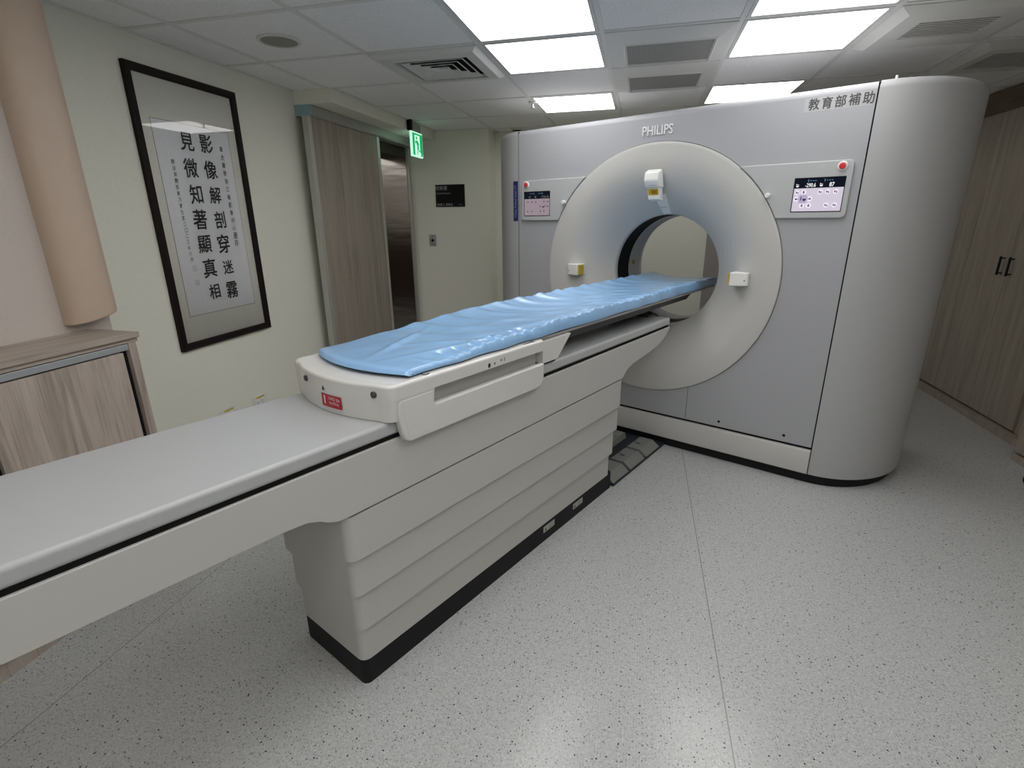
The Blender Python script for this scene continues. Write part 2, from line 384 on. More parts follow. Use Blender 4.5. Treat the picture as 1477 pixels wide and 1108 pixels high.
# exit sign
t = thing('exit_sign', 'lit green running-man exit sign hanging at the door track', 'exit sign', (-1.985, 4.60, 1.985))
bm = bmesh.new(); box(bm, -.012, .010, -.112, .112, -.10, .10); link('sign_body', bm, 'exit_white', t, bevel=.003)
bm = bmesh.new(); box(bm, -.02, .004, -.10, .10, .101, .165); link('lamp_housing', bm, 'shade_grey', t, bevel=.003)
bm = bmesh.new(); box(bm, -.022, .02, -.135, -.102, .10, .184); link('bracket', bm, 'signblack', t, bevel=.003)
bm = bmesh.new(); P0 = (.0112,0,0); F = LEFTW
for pts in ([(-.104,-.090),(-.062,-.088),(-.062,.075),(-.104,.090)], [(.050,-.060),(.104,-.072),(.104,.090),(.050,.075)], [(-.10,.088),(-.062,.075),(.052,.075),(.10,.088)],
            [(-.052,.025),(-.03,.030),(-.030,.018),(-.044,-.002)],[(-.036,.032),(.010,.030),(.018,-.004),(-.014,-.010)], [(-.014,-.008),(.016,-.006),(.006,-.04),(-.004,-.082),(-.016,-.080),(-.010,-.04)],
            [(.0,-.01),(.016,-.006),(.026,-.04),(.046,-.048),(.044,-.058),(.018,-.05)], [(.008,.028),(.014,.02),(.040,-.002),(.034,-.008),(.006,.012)], [(.058,-.09),(.098,-.09),(.098,-.068),(.072,-.058)]):
    flat(bm, pts, P0, F)
flat(bm, [(p[0]-.018, p[1]+.052) for p in disc(.014)], P0, F)
link_flat('pictogram', bm, 'exit_green', t)

# room sign and door switch
t = thing('room_sign', 'black control room name plate on the far wall', 'sign', (-1.874, YF, 1.58))
bm = bmesh.new(); box(bm, -.152, .152, -.008, 0, -.104, .104); link('plate', bm, 'signblack', t, bevel=.001)
bm = bmesh.new()
add_text(bm, '控制室', .042, (-.088,-.0085,.073), FRONT, bold=.01); add_text(bm, 'Control Room', .026, (-.072,-.0085,.024), FRONT)
add_text(bm, '管理人 張譽生', .027, (-.055,-.0085,-.083), FRONT, bold=.01); add_text(bm, '02-2311', .014, (.105,-.0085,-.083), FRONT)
link_flat('lettering', bm, 'signgrey', t)
t = thing('door_switch', 'small steel push-button door switch on the far wall', 'switch', (-2.084, YF, 1.153))
bm = bmesh.new(); box(bm, -.037, .037, -.006, 0, -.058, .058); link('plate', bm, 'steelsw', t, bevel=.0015)
bm = bmesh.new(); cyl(bm, (0,0,0), .014, -.012, -.006, 'y'); link('button', bm, 'signblack', t)
for z in (.04,-.04):
    bm = bmesh.new(); cyl(bm, (0,0,z), .004, -.0075, -.006, 'y'); link('screw', bm, 'hole', t)

# ------------------------------------------------------------------ framed calligraphy
t = thing('framed_calligraphy', 'tall dark-framed scroll of black brush calligraphy on the left wall', 'framed calligraphy', (XL, 2.4375, 1.375))
W2, H2 = .3375, .6685
bm = bmesh.new()
prof = [(0, 0), (0, .020), (.008, .026), (.030, .022), (.036, .014), (.036, 0)]   # inset, depth
loops = []
for ins, dep in prof:
    loops.append([(dep, y, z) for y, z in ((-W2+ins,-H2+ins),(W2-ins,-H2+ins),(W2-ins,H2-ins),(-W2+ins,H2-ins))])
loft(bm, loops, cap=False); link('frame', bm, 'frame', t, smooth=False)
bm = bmesh.new(); box(bm, .001, .005, -W2+.03, W2-.03, -H2+.03, H2-.03); link('mount', bm, 'mount', t, smooth=False)
yo, zo = -2.4375, -1.375
bm = bmesh.new(); box(bm, .005, .0056, 2.193+yo, 2.683+yo, .874+zo, 1.827+zo); link('paper_edge', bm, 'greyink', t, smooth=False)
bm = bmesh.new(); box(bm, .0052, .0060, 2.1955+yo, 2.6805+yo, .8765+zo, 1.8245+zo); link('paper', bm, 'paper', t, smooth=False)
bm = bmesh.new(); X = .0066
for colm, y, z0, z1 in (('影像解剖穿迷霧', 2.517, 1.748, .978), ('見微知著顯真相', 2.384, 1.745, .985)):
    for i, c in enumerate(colm):
        s = random.uniform(.092, .108) * (0.86 if c in '相迷' else 1)
        add_text(bm, c, s, (X, y+yo+random.uniform(-.006,.006), z0+(z1-z0)*i/6+zo), LEFTW, rot=random.uniform(-.06,.09), bold=.016, shear=random.uniform(0,.12), sx=random.uniform(.88,1.0))
for colm, y, z0, z1, s in (('臺大醫學院江醫影像中心惠存', 2.612, 1.735, 1.235, .030), ('師法屏教授書乃蒙七言二〇二三年六月', 2.275, 1.640, 1.165, .024)):
    for i, c in enumerate(colm):
        k = 1.35 if c in '惠存' else 1
        add_text(bm, c, s*k*random.uniform(.9,1.1), (X, y+yo+random.uniform(-.002,.002), z0+(z1-z0)*i/(len(colm)-1)+zo), LEFTW, rot=random.uniform(-.05,.08), bold=.004, shear=.1, sx=.85)
link_flat('brush_lettering', bm, 'ink', t)
bm = bmesh.new()
for z in (1.118, 1.045):
    for w, h, dx, dz in ((.024,.002,0,.012),(.024,.002,0,-.012),(.002,.024,.011,0),(.002,.024,-.011,0),(.012,.002,0,.004),(.012,.002,0,-.004),(.002,.012,0,0)):
        flat(bm, [(p[0]+dx, p[1]+dz) for p in rect(w,h)], (X, 2.283+yo, z+zo), LEFTW)
link_flat('seal_marks', bm, mat('faded_seal_ink', (0.50,0.45,0.43), .8), t)
bm = bmesh.new(); flat(bm, rect(2*W2-.07, 2*H2-.07), (.013,0,0), LEFTW); link_flat('glass', bm, 'glass', t)

# ------------------------------------------------------------------ outlets on the left wall
for lab, y, z in (('white wall outlet nearer the wooden low cabinet', 2.320, .277), ('white wall outlet nearer the sliding door', 2.583, .268)):
    t = thing('wall_outlet', lab, 'outlet', (XL, y, z), group='wall outlets under the calligraphy')
    bm = bmesh.new(); box(bm, 0, .008, -.058, .058, -.036, .036); link('plate', bm, 'outlet', t, bevel=.002)
    for dy in (-.022, .022):
        bm = bmesh.new(); box(bm, .008, .010, dy-.014, dy+.014, -.022, .020); link('socket', bm, 'palette_white', t, bevel=.001)
        bm = bmesh.new()
        for q in (-.005, .005): flat(bm, rect(.0025,.012), (.0104, dy+q, -.002), LEFTW)
        flat(bm, disc(.003,10), (.0104, dy, -.015), LEFTW); link_flat('slots', bm, 'hole', t)
    bm = bmesh.new(); flat(bm, rect(.07,.010), (.0106, .005, .026), LEFTW); link_flat('yellow_sticker', bm, 'yellow', t)

# ------------------------------------------------------------------ beige rounded cover on the pier corner
bm = bmesh.new()
pl = []
for i in range(25):
    a = PI*i/24
    pl.append((-2.034 + .080*math.sin(a)**.7, 1.494 - .092*math.cos(a)))
pl += [(-2.034, 1.552), (-2.034, 1.352)]
pl = [(-2.0345, 1.402)] + pl[1:-2] + [(-2.0345, 1.586)]
loft(bm, [[(x + (0 if x < -2.03 else -.004), y, 1.010 + .016*(y-1.49)/.1) for x, y in pl], [(x, y, 1.018 + .016*(y-1.49)/.1) for x, y in pl], [(x, y, CH-.007) for x, y in pl]])
o = link('column_cover', bm, 'cover_beige'); tag(o, 'beige rounded vertical corner cover ending just above the low wooden cabinet', 'corner cover')

# ------------------------------------------------------------------ low cabinet
t = thing('low_cabinet', 'low grey-brown wooden cabinet at the left edge behind the table', 'cabinet', (-1.8, 1.466, 0))
def cab(x0,x1,y0,y1,z0,z1,name,m,p=None,bv=.001):
    bm = bmesh.new(); box(bm, x0,x1,y0,y1,z0,z1); return link(name, bm, m, p or t, bevel=bv)
Dp = -.230
cab(Dp, .006, -2.4, .017, .947, .967, 'worktop', 'wood_top', bv=.002)
cab(Dp, -.003, -2.4, .012, .932, .947, 'worktop_underlay', 'wood_top')
cab(Dp, 0, -.029, 0, 0, .932, 'side_panel', 'wood_l')
cab(Dp, -.02, -2.4, -.029, .085, .931, 'carcass', 'hole', bv=0)
cab(-.02, -.004, -2.4, -.030, .907, .929, 'handle_rail', 'alu', bv=.001)
for k in range(4):
    y1 = -.056 - k*.455
    dd = cab(-.018, -.001, y1-.44, y1, .10, .902, 'door', 'wood_l')
cab(-.05, -.034, -2.4, -.029, 0, .085, 'toe_kick', 'wood_l')

# ------------------------------------------------------------------ wardrobes on the right
def wardrobe(label, x, y0, y1, ndoor, handles, toe=-.04, ta=.001):
    t = thing('tall_cabinet', label, 'wardrobe', (x, y0, 0), group='tall wooden cabinets along the right wall')
    L = y1-y0
    bm = bmesh.new(); box(bm, .02, XR-x, 0, L, 0.048, CH-.01); link('carcass', bm, 'wood_w', t)
    bm = bmesh.new(); box(bm, toe, XR-x, ta, L-.001, 0, .044); link('toe_kick', bm, 'wood_w', t)
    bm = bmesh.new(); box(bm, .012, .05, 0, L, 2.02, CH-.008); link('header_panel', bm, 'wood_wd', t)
    for i in range(ndoor):
        a, b_ = L*i/ndoor+.0015, L*(i+1)/ndoor-.0015
        bm = bmesh.new(); box(bm, 0, .019, a, b_, .058, 2.008); dd = link('door', bm, 'wood_w', t, bevel=.001)
        if i in handles:
            hy = b_-.045 if handles[i] > 0 else a+.045
            bm = bmesh.new(); box(bm, -.030, -.020, hy-.006, hy+.006, .97, 1.09); box(bm, -.022, 0, hy-.004, hy+.004, .978, .986); box(bm, -.022, 0, hy-.004, hy+.004, 1.074, 1.082)
            link('handle', bm, 'black', dd, bevel=.001)
    return t
wardrobe('tall wooden wardrobe with two black bar handles behind the scanner', 2.33, 3.61, 4.53, 2, {0: 1, 1: -1}, ta=-.318)
wardrobe('tall wooden wardrobe next to the far wall, mostly hidden by the scanner', 2.33, 4.53, 5.32, 2, {})
wardrobe('wooden cabinet standing slightly forward at the right edge of the photo', 2.16, 1.6, 3.29, 4, {}, toe=.0)
bm = bmesh.new(); box(bm, 2.345, XR, 3.292, 3.608, .046, CH-.008); o = link('filler_panel', bm, 'wood_w'); tag(o, 'wooden filler panel between the wardrobe and the forward cabinet', 'panel')

# red and black castor at the right edge
t = thing('castor', 'black castor with red brake at the right edge by the forward cabinet', 'castor', (2.05, 2.93, 0))
bm = bmesh.new(); cyl(bm, (0,0,.04), .04, -.014, .014, 'y', 28); link('wheel', bm, 'black', t, bevel=.004)
bm = bmesh.new(); cyl(bm, (0,0,.04), .022, -.018, .018, 'y', 20); link('brake_disc', bm, 'redbtn', t)
bm = bmesh.new(); prism(bm, [(-.03,.05),(.02,.045),(.035,.08),(.01,.10),(-.02,.095)], 'y', -.022, -.016); prism(bm, [(-.03,.05),(.02,.045),(.035,.08),(.01,.10),(-.02,.095)], 'y', .016, .022); box(bm, -.02,.03,-.02,.02,.085,.10); link('fork', bm, 'black', t)

# ------------------------------------------------------------------ ceiling fittings
def cell(i, j): return -1.438+.6*i, 2.15+.6*j       # lower corner of a grid cell
def lamp(i, j, label):
    x, y = cell(i, j); t = thing('ceiling_light', label, 'ceiling light', (x+.3, y+.3, CH), group='square panel lights in the ceiling grid')
    bm = bmesh.new(); w, q = .287, .270
    loft(bm, [[(a*w, b*w, 0) for a, b in ((-1,-1),(1,-1),(1,1),(-1,1))], [(a*w, b*w, -.006) for a, b in ((-1,-1),(1,-1),(1,1),(-1,1))], [(a*q, b*q, -.006) for a, b in ((-1,-1),(1,-1),(1,1),(-1,1))], [(a*q, b*q, -.002) for a, b in ((-1,-1),(1,-1),(1,1),(-1,1))]], cap=False)
    link('frame', bm, 'lframe', t, smooth=False)
    bm = bmesh.new(); box(bm, -q, q, -q, q, -.0035, -.0005); link('diffuser', bm, 'lamp', t, smooth=False)
lamp(1, 0, 'square light at the top edge in the left light column')
lamp(1, 1, 'square light in the left column beside the four-way vent')
lamp(1, 3, 'smallest square light of the left column, beside the sprinkler')
lamp(3, 0, 'square light at the top edge in the right light column')
lamp(3, 1, 'large square light in the right column beside the slatted vent')
lamp(3, 3, 'square light of the right column partly hidden by the scanner top')
NTH = {-2:'nearest of its row', -3:'second of its row', -5:'third of its row', -6:'farthest of its row'}
for j_ in (-2, -3, -5, -6):  # unseen panels added behind the camera to brighten table and left wall
    lamp(1, j_, 'added square fill light, unseen behind the photographer over the table end, %s' % NTH[j_])
    lamp(3, j_, 'added square fill light, unseen behind the photographer over the open floor, %s' % NTH[j_])
# four-way diffuser
t = thing('ceiling_vent', 'square four-way air diffuser with black gaps left of the lights', 'air vent', (-1.138, 3.05, CH))
bm = bmesh.new()
def sq(w, z, cx=0, cy=0): return [(cx+a*w, cy+b*w, z) for a, b in ((-1,-1),(1,-1),(1,1),(-1,1))]
loft(bm, [sq(.290,-.001), sq(.290,-.008), sq(.262,-.026), sq(.205,-.026,0,.02), sq(.200,-.006,0,.02)], cap=False); link('frame', bm, 'vent', t, smooth=False)
bm = bmesh.new(); box(bm, -.2,.2,-.18,.22,-.004,-.001); link('duct_opening', bm, 'ventdark', t)
for k, w in enumerate((.178,.136,.094,.052)):
    bm = bmesh.new(); loft(bm, [sq(w,-.022,0,.02), sq(w-.003,-.0235,0,.02), sq(w-.028,-.008,0,.02), sq(w-.028,-.006,0,.02), sq(w,-.022,0,.02)], cap=False); link('louvre', bm, 'vent', t, smooth=False)
bm = bmesh.new(); box(bm, -.018,.018,.002,.038,-.022,-.008); link('centre_plate', bm, 'vent', t)
# return grilles
for j, lab in ((1, 'return air grille with dark filter between the two light columns'), (2, 'second return air grille, above the middle of the scanner')):
    x, y = cell(2, j); t = thing('return_grille', lab, 'air vent', (x+.3, y+.3, CH), group='return air grilles between the light columns')
    bm = bmesh.new(); cx, cy = .010, .075 if j == 1 else .09
    def rr(w, h, z, cx=cx, cy=cy): return [(cx+a*w, cy+b*h, z) for a, b in ((-1,-1),(1,-1),(1,1),(-1,1))]
    loft(bm, [sq(.292,-.001), sq(.290,-.009), rr(.222,.20,-.014), rr(.212,.192,-.020), rr(.205,.185,-.006)], cap=False); link('frame', bm, 'vent', t, smooth=False)
    bm = bmesh.new(); box(bm, cx-.206, cx+.206, cy-.186, cy+.186, -.007, -.003); link('filter', bm, 'filter', t)
    bm = bmesh.new(); cyl(bm, (cx-.215, cy+.19, 0), .008, -.018, -.012, 'z', 12); link('clip', bm, 'vent', t)
# slatted vents at the right
def slat_vent(cx0, cy0, w, h, label, sx0, sx1, sy0, sy1, n):
    t = thing('slatted_vent', label, 'air vent', (cx0, cy0, CH), group='slatted air vents on the right of the ceiling')
    bm = bmesh.new(); z = -.030
    def R4(a0,a1,b0,b1,zz): return [(a0,b0,zz),(a1,b0,zz),(a1,b1,zz),(a0,b1,zz)]
    loft(bm, [R4(-w,w,-h,h,-.001), R4(-w,w,-h,h,-.008), R4(-w+.05,w-.05,-h+.05,h-.05,z), R4(sx0,sx1,sy0,sy1,z), R4(sx0,sx1,sy0,sy1,-.006)], cap=False)
    link('frame', bm, 'vent', t, smooth=False)
    bm = bmesh.new(); box(bm, sx0, sx1, sy0, sy1, -.006, -.002); link('duct_opening', bm, 'ventdark', t)
    for k in range(n):
        y = sy0 + (sy1-sy0)*(k+.5)/n; e = (sy1-sy0)/n*.26
        bm = bmesh.new(); prism(bm, [(y-e, -.028), (y-e+.003, -.030), (y+e, -.012), (y+e-.003, -.010)], 'x', sx0+.001, sx1-.001); link('slat', bm, 'vent', t, smooth=False)
slat_vent(1.262, 3.05, .290, .290, 'slatted air vent beside the largest light of the right column', -.155, .150, -.14, .09, 9)
slat_vent(1.90, 3.70, .290, .290, 'slatted air vent in the dim ceiling corner above the wardrobes', -.19, .19, -.17, .17, 10)
# speaker
t = thing('ceiling_speaker', 'round ceiling speaker with beige grille at the upper left', 'speaker', (-1.733, 2.466, CH))
bm = bmesh.new(); N = 40
def cr(r, z): return [(r*math.cos(2*PI*i/N), r*math.sin(2*PI*i/N), z) for i in range(N)]
loft(bm, [cr(.100,-.001), cr(.098,-.006), cr(.090,-.010), cr(.084,-.008), cr(.082,-.004)], cap=False); link('rim', bm, 'vent', t)
bm = bmesh.new(); loft(bm, [cr(.083,-.003), cr(.083,-.006), cr(.05,-.009), cr(.01,-.0095)]); link('grille', bm, 'spk', t)
# sprinkler
t = thing('sprinkler', 'small white sprinkler beside the smallest ceiling light', 'sprinkler', (-.838, 4.10, CH-.005))
bm = bmesh.new(); loft(bm, [cr(.03,0), cr(.028,-.008), cr(.012,-.012)]); link('rosette', bm, 'vent', t)
bm = bmesh.new(); cyl(bm, (0,0,0), .007, -.034, -.012); cyl(bm, (0,0,0), .015, -.038, -.034); link('nozzle', bm, 'alu', t)
# detector
t = thing('smoke_detector', 'round smoke detector on the ceiling above the scanner left end', 'smoke detector', (-1.215, 5.20, CH))
bm = bmesh.new(); loft(bm, [cr(.055,-.001), cr(.055,-.014), cr(.050,-.018)]); link('base', bm, 'vent', t)
bm = bmesh.new(); loft(bm, [cr(.040,-.018), cr(.040,-.030)]); link('sensor_band', bm, 'ventdark', t)
bm = bmesh.new(); loft(bm, [cr(.046,-.030), cr(.044,-.040), cr(.020,-.046)]); link('cap', bm, 'vent', t)
# corridor lamp (lights the corridor beyond the door)
t = thing('corridor_light', 'corridor ceiling light beyond the open sliding door', 'ceiling light', (-3.5, 3.0, CH))
bm = bmesh.new(); box(bm, -.6,.6,-.3,.3,-.004,-.001); link('diffuser', bm, emis('corridor_lamp', (1,.96,.9), 4.0), t)
t = thing('corridor_cupboard', 'dark brown cupboard glimpsed in the corridor behind the door gap', 'cupboard', (-3.7, 5.6, 0))
bm = bmesh.new(); box(bm, -.5,.95,-.15,.28,0,1.18); link('body', bm, 'brown', t, bevel=.003)
bm = bmesh.new(); box(bm, .40,.50,-.17,-.151,.80,1.0); link('orange_tag', bm, 'orange', t)

t = thing('corridor_counter', 'dark brown counter in the corridor mirrored in the steel door jamb', 'counter', (-3.9, 2.4, 0))
bm = bmesh.new(); box(bm, -1.0,1.0,-.28,.25,0,1.22); link('body', bm, 'brown', t, bevel=.003)
bm = bmesh.new(); box(bm, -1.02,1.02,-.28,.28,1.22,1.25); link('top', bm, 'darkwood', t, bevel=.003)
# ------------------------------------------------------------------ CT scanner gantry
gdir = Vector((math.cos(TH), math.sin(TH), 0)); tdir = Vector((-math.sin(TH), math.cos(TH), 0))
T0 = 2.862
base = gdir*G0 + tdir*T0
G = thing('ct_scanner', 'big white ct scanner gantry with round bore facing the table', 'CT scanner', base, TH)
HT, ZC, RR = 1.893, 1.043, .703
# front panel: circle hole bridged to a rectangle, with rounded top edge
bm = bmesh.new(); SX = .9605; Z0 = .203; Z1 = HT-.03
def edge_pt(a):
    c, s = math.cos(a), math.sin(a)
    k = []
    if abs(c) > 1e-9: k.append((SX if c > 0 else -SX)/c)
    if s > 1e-9: k.append((Z1-ZC)/s)
    if s < -1e-9: k.append((Z0-ZC)/s)
    q = min(k); return c*q, ZC+s*q
angs = set(2*PI*i/128 for i in range(128))
for cx_, cz_ in ((SX,Z1-ZC),(-SX,Z1-ZC),(SX,Z0-ZC),(-SX,Z0-ZC)): angs.add(math.atan2(cz_, cx_) % (2*PI))
angs = sorted(angs)
loft(bm, [[(RR*math.cos(a), .02, ZC+RR*math.sin(a)) for a in angs], [(RR*math.cos(a), 0, ZC+RR*math.sin(a)) for a in angs], [(edge_pt(a)[0], 0, edge_pt(a)[1]) for a in angs]], cap=False)
tp = [(0,Z1)] + [(.03-.03*math.cos(a), Z1+.03*math.sin(a)) for a in [math.radians(d_) for d_ in (15,30,45,60,75,90)]] + [(.30, HT)]
loft(bm, [[(-SX, y, z), (SX, y, z)] for y, z in tp], cap=False, closed=False)
for x in (-SX, SX): # returned side edges
    loft(bm, [[(x, 0, Z0), (x, 0, Z1)], [(x, .02, Z0), (x, .02, Z1)]], cap=False, closed=False)
box(bm, .2915, .2935, -.0004, .003, Z0, .402, 1)
for x, z in ((.487,.222),(.827,.226)): cyl(bm, (x,0,z+.012), .0075, -.0006, .002, 'y', 16, mi=1)
link('front_panel', bm, ['gantry','blackgap'], G, ang=30)
# top, back
bm = bmesh.new(); D = .945
tp = [(.304, HT), (D-.03, HT)] + [(D-.03+.03*math.sin(a), HT-.03+.03*math.cos(a)) for a in [math.radians(d_) for d_ in (30,60,90)]] 
loft(bm, [[(-SX, y, z), (SX, y, z)] for y, z in tp], cap=False, closed=False)
RB = .56
def edge_b(a):
    x, z = edge_pt(a); return x, (HT-.03 if z >= Z1-1e-6 else (.05 if z <= Z0+1e-6 else z))
loft(bm, [[(RB*math.cos(a), D, ZC+RB*math.sin(a)) for a in angs], [(edge_b(a)[0], D, edge_b(a)[1]) for a in angs]], cap=False)
link('rear_cover', bm, 'gantry', G, ang=30)
# end caps: half-elliptical ends
def endcap(sg):
    bm = bmesh.new()
    def prof(ins, z, top=0):
        a, b = .369-ins, D/2-ins; pts = []
        for i in range(33):
            ph = -PI/2 + PI*i/32
            pts.append((sg*(.9665 + (0 if ins < .004 else 0) + a*math.cos(ph)), D/2 + b*math.sin(ph), z))
        return pts
    Hc = HT + .004
    lv = [(0.0,.052)] + [(0.0, Hc-.035)] + [(.035*(1-math.cos(math.radians(d_))), Hc-.035+.035*math.sin(math.radians(d_))) for d_ in (18,36,54,72,90)]
    loft(bm, [prof(i_, z) for i_, z in lv])
    return link('end_cap', bm, 'cap', G, ang=35)
endcap(1); endcap(-1)
for sg in (1,-1):   # dark strips standing in for the shade inside the seam gaps
    bm = bmesh.new(); x0, x1 = sorted((sg*.9600, sg*.9668)); box(bm, x0, x1, .004, .93, .05, HT-.006); link('seam_gap_shade', bm, 'blackgap', G)
bm = bmesh.new()
pts = []
for i in range(33):
    ph = -PI/2 + PI*i/32; pts.append((.962+.345*math.cos(ph), D/2 + (D/2-.012)*math.sin(ph)))
pts += [(-x, y) for x, y in reversed(pts)]
prism(bm, pts, 'z', 0, .052); link('toe_kick', bm, 'black', G)
bm = bmesh.new(); prism(bm, [(-.004,.052),(-.014,.058),(-.014,.180),(-.008,.189),(.02,.189),(.02,.052)], 'x', -.963, .963); link('base_strip', bm, 'bellow', G, bevel=.002)
bm = bmesh.new(); box(bm, -.962, .962, .010, .02, .185, .206); link('base_gap', bm, 'blackgap', G)
# ring cover and bore
prof = [(.7005,.02),(.7005,-.004),(.698,-.010),(.690,-.012)]
for i in range(17):   # flat annulus easing into the funnel
    k = i/16; r = .680 - .345*k
    y = -.012 + .210*(max(0, k-.12)/.88)**2.1
    prof.append((r, y))
prof += [(.329,.205),(.327,.215),(.327,.236)]
bm = bmesh.new(); lathe_y(bm, prof, ZC, 128); link('ring_cover', bm, 'ring', G, ang=50)
bm = bmesh.new(); lathe_y(bm, [(.327,.237),(.329,.24),(.329,.388),(.327,.39)], ZC, 128); link('scan_window', bm, 'scanwin', G)
bm = bmesh.new(); lathe_y(bm, [(.326,.391),(.325,.395),(.325,.552)], ZC, 128); link('bore_liner', bm, 'bore', G)
bm = bmesh.new(); lathe_y(bm, [(.326,.555),(.327,.560),(.36,.66),(.43,.79),(.51,.90),(.556,.940),(.5598,.9455)], ZC, 128); link('rear_funnel', bm, 'ring', G)
bm = bmesh.new(); lathe_y(bm, [(.3285,.551),(.3285,.557)], ZC, 96); link('rear_seam', bm, 'blackgap', G)
# dark ring standing in for shade in the gap round the cover
bm = bmesh.new(); lathe_y(bm, [(.7045,.004),(.699,.004)], ZC, 128); link('ring_gap_shade', bm, 'blackgap', G)

# control panels
def panel(sg, label, dim):
    p0 = bmesh.new()
    xi, xo = .44, .928
    pts = rrect(xi, xo, 1.342, 1.590, .022)
    pts = [(x if x > .5 else x, z) for x, z in pts]
    # clip the inner side to the ring: arc of radius .706
    out = [(x, z) for x, z in pts if math.hypot(x, z-ZC) > .706]
    arc = []
    za, zb = 1.590, 1.342
    a0 = math.asin((za-ZC)/.7022); a1 = math.asin((zb-ZC)/.7022)
    for i in range(13):
        a = a0 + (a1-a0)*i/12; arc.append((.7022*math.cos(a), ZC+.7022*math.sin(a)))
    right = [q for q in out if q[0] > .85]
    poly = arc + right            # down the arc, then up the outer side
    if sg < 0: poly = [(-x, z) for x, z in poly][::-1]
    prism(p0, poly, 'y', -.024, .0)
    o = link('control_panel', p0, 'ctl', G, bevel=.005)
    o['label'] = label; o.location.y = .009
    c = .802*sg
    b_ = bmesh.new(); box(b_, c-.104, c+.104, -.0248, -.0238, 1.370, 1.522)
    link('screen_frame', b_, 'signblack', o)
    b_ = bmesh.new(); y = -.0252
    flat(b_, [(-.100,-.072),(.101,-.072),(.101,.030),(-.100,.030)], (c, y, 1.446), FRONT, 1)
    flat(b_, [(-.100,.030),(.101,.030),(.101,.073),(-.100,.073)], (c, y, 1.446), FRONT, 0)
    link_flat('screen', b_, ['screendk', 'screen_dim' if dim else 'screen'], o)
    b_ = bmesh.new(); y2 = -.0255; y3 = -.0258; y4 = -.0261
    mir = -1 if dim else 1
    def at(x, z, yy=y3): return (c + x*mir, yy, 1.446+z)
    if not dim:
        add_text(b_, '-290.6', .024, at(-.034,.043), FRONT, mi=0, bold=.01, sx=.72); add_text(b_, '87', .025, at(.052,.043), FRONT, mi=0, bold=.02, sx=.8)
    else:
        add_text(b_, '-290.6', .020, (c+.055, y3, 1.487), FRONT, mi=5, sx=.85); add_text(b_, '87', .020, (c-.055, y3, 1.487), FRONT, mi=5, sx=.85)
    for dx in (-.088, .010):  # couch icons
        flat(b_, [(-.007,-.002),(.007,-.002),(.004,-.008),(-.004,-.008)], at(dx,.044), FRONT, 0 if not dim else 5); flat(b_, rect(.012,.002), at(dx,.046), FRONT, 0 if not dim else 5); flat(b_, rect(.002,.004), at(dx-.004*mir,.049), FRONT, 0 if not dim else 5)
    for dx in (-.045, .022):
        for k in range(4): flat(b_, rect(.006 if k else .003,.003 if k else .012), at(dx+k*.010,.062), FRONT, 1)
    for dx, dz in ((-.085,.012),(-.058,.012),(-.085,-.017),(-.030,-.017),(-.058,-.046),(-.030,-.046),(.010,.012),(.040,.012),(.072,.012),(.042,-.046),(.075,-.046)):
        if dx > 0 or (dx,dz) in ((-.085,.012),): r = .0115
        else: r = .012
        if not dim: flat(b_, disc(r), at(dx,dz,y2), FRONT, 2)
        k = dx*7+dz*3
        if dx < 0 and (dx,dz) != (-.085,.012):
            rot = {(-.058,.012): 0, (-.085,-.017): 1, (-.058,-.046): 2, (-.030,-.017): 3, (-.030,-.046): 2}[(dx,dz)]
            rot = rot if not (dim and rot in (1,3)) else 4-rot
            Rm = Matrix.Rotation(rot*PI/2, 2)
            for shp in ([(-.006,0),(.006,0),(0,.007)], [(-.002,-.006),(.002,-.006),(.002,0),(-.002,0)]):
                flat(b_, [tuple(Rm @ Vector(q)) for q in shp], at(dx,dz,y4), FRONT, 3)
        else:
            flat(b_, rect(.013,.003), at(dx,dz,y4), FRONT, 3); flat(b_, rect(.003,.009), at(dx-.004,dz,y4), FRONT, 3); flat(b_, [(0,-.003),(.007,-.003),(.004,-.008)], at(dx,dz,y4), FRONT, 3)
    if not dim: flat(b_, disc(.021), at(-.058,-.017,y2), FRONT, 4)
    flat(b_, rect(.004,.016), at(-.066,-.015,y4), FRONT, 3); flat(b_, [(-.008,.004),(.010,.004),(.004,-.006),(-.004,-.006)], at(-.052,-.020,y4), FRONT, 3)
    link_flat('screen_graphics', b_, ['scr_white','scr_blue','scr_button','scr_ink','scr_lilac','greyink'], o)
    bx = .884*sg
    b_ = bmesh.new(); loft(b_, [[(bx+r*math.cos(2*PI*i/24), y, 1.564+r*math.sin(2*PI*i/24)) for i in range(24)] for r, y in ((.0205,-.0235),(.0205,-.027),(.0175,-.030),(.0150,-.030))]); link('button_collar', b_, 'palette_white', o)
    b_ = bmesh.new(); loft(b_, [[(bx+r*math.cos(2*PI*i/24), y, 1.564+r*math.sin(2*PI*i/24)) for i in range(24)] for r, y in ((.0135,-.030),(.0135,-.036),(.012,-.039),(.006,-.040))]); link('stop_button', b_, 'redbtn', o)
    if sg > 0:
        b_ = bmesh.new(); flat(b_, disc(.012), (.804,-.0243,1.567), FRONT); link_flat('microphone', b_, mat('mic_grey',(0.5,0.51,0.5),.6), o)
    b_ = bmesh.new(); a = math.asin((1.452-ZC)/.722); x = .722*math.cos(a)*sg
    cyl(b_, (x*.99,0,1.449), .011, -.046, -.02, 'y', 16, r2=.013); link('knob', b_, 'palette_white', o, bevel=.003)
panel(1, 'right control panel with bright touch screen and red button', False)
panel(-1, 'left control panel with dim touch screen and red button', True)

# laser boxes
def ring_y(r):
    k = (.680-r)/.345; return -.012 + .210*(max(0, k-.12)/.88)**2.1
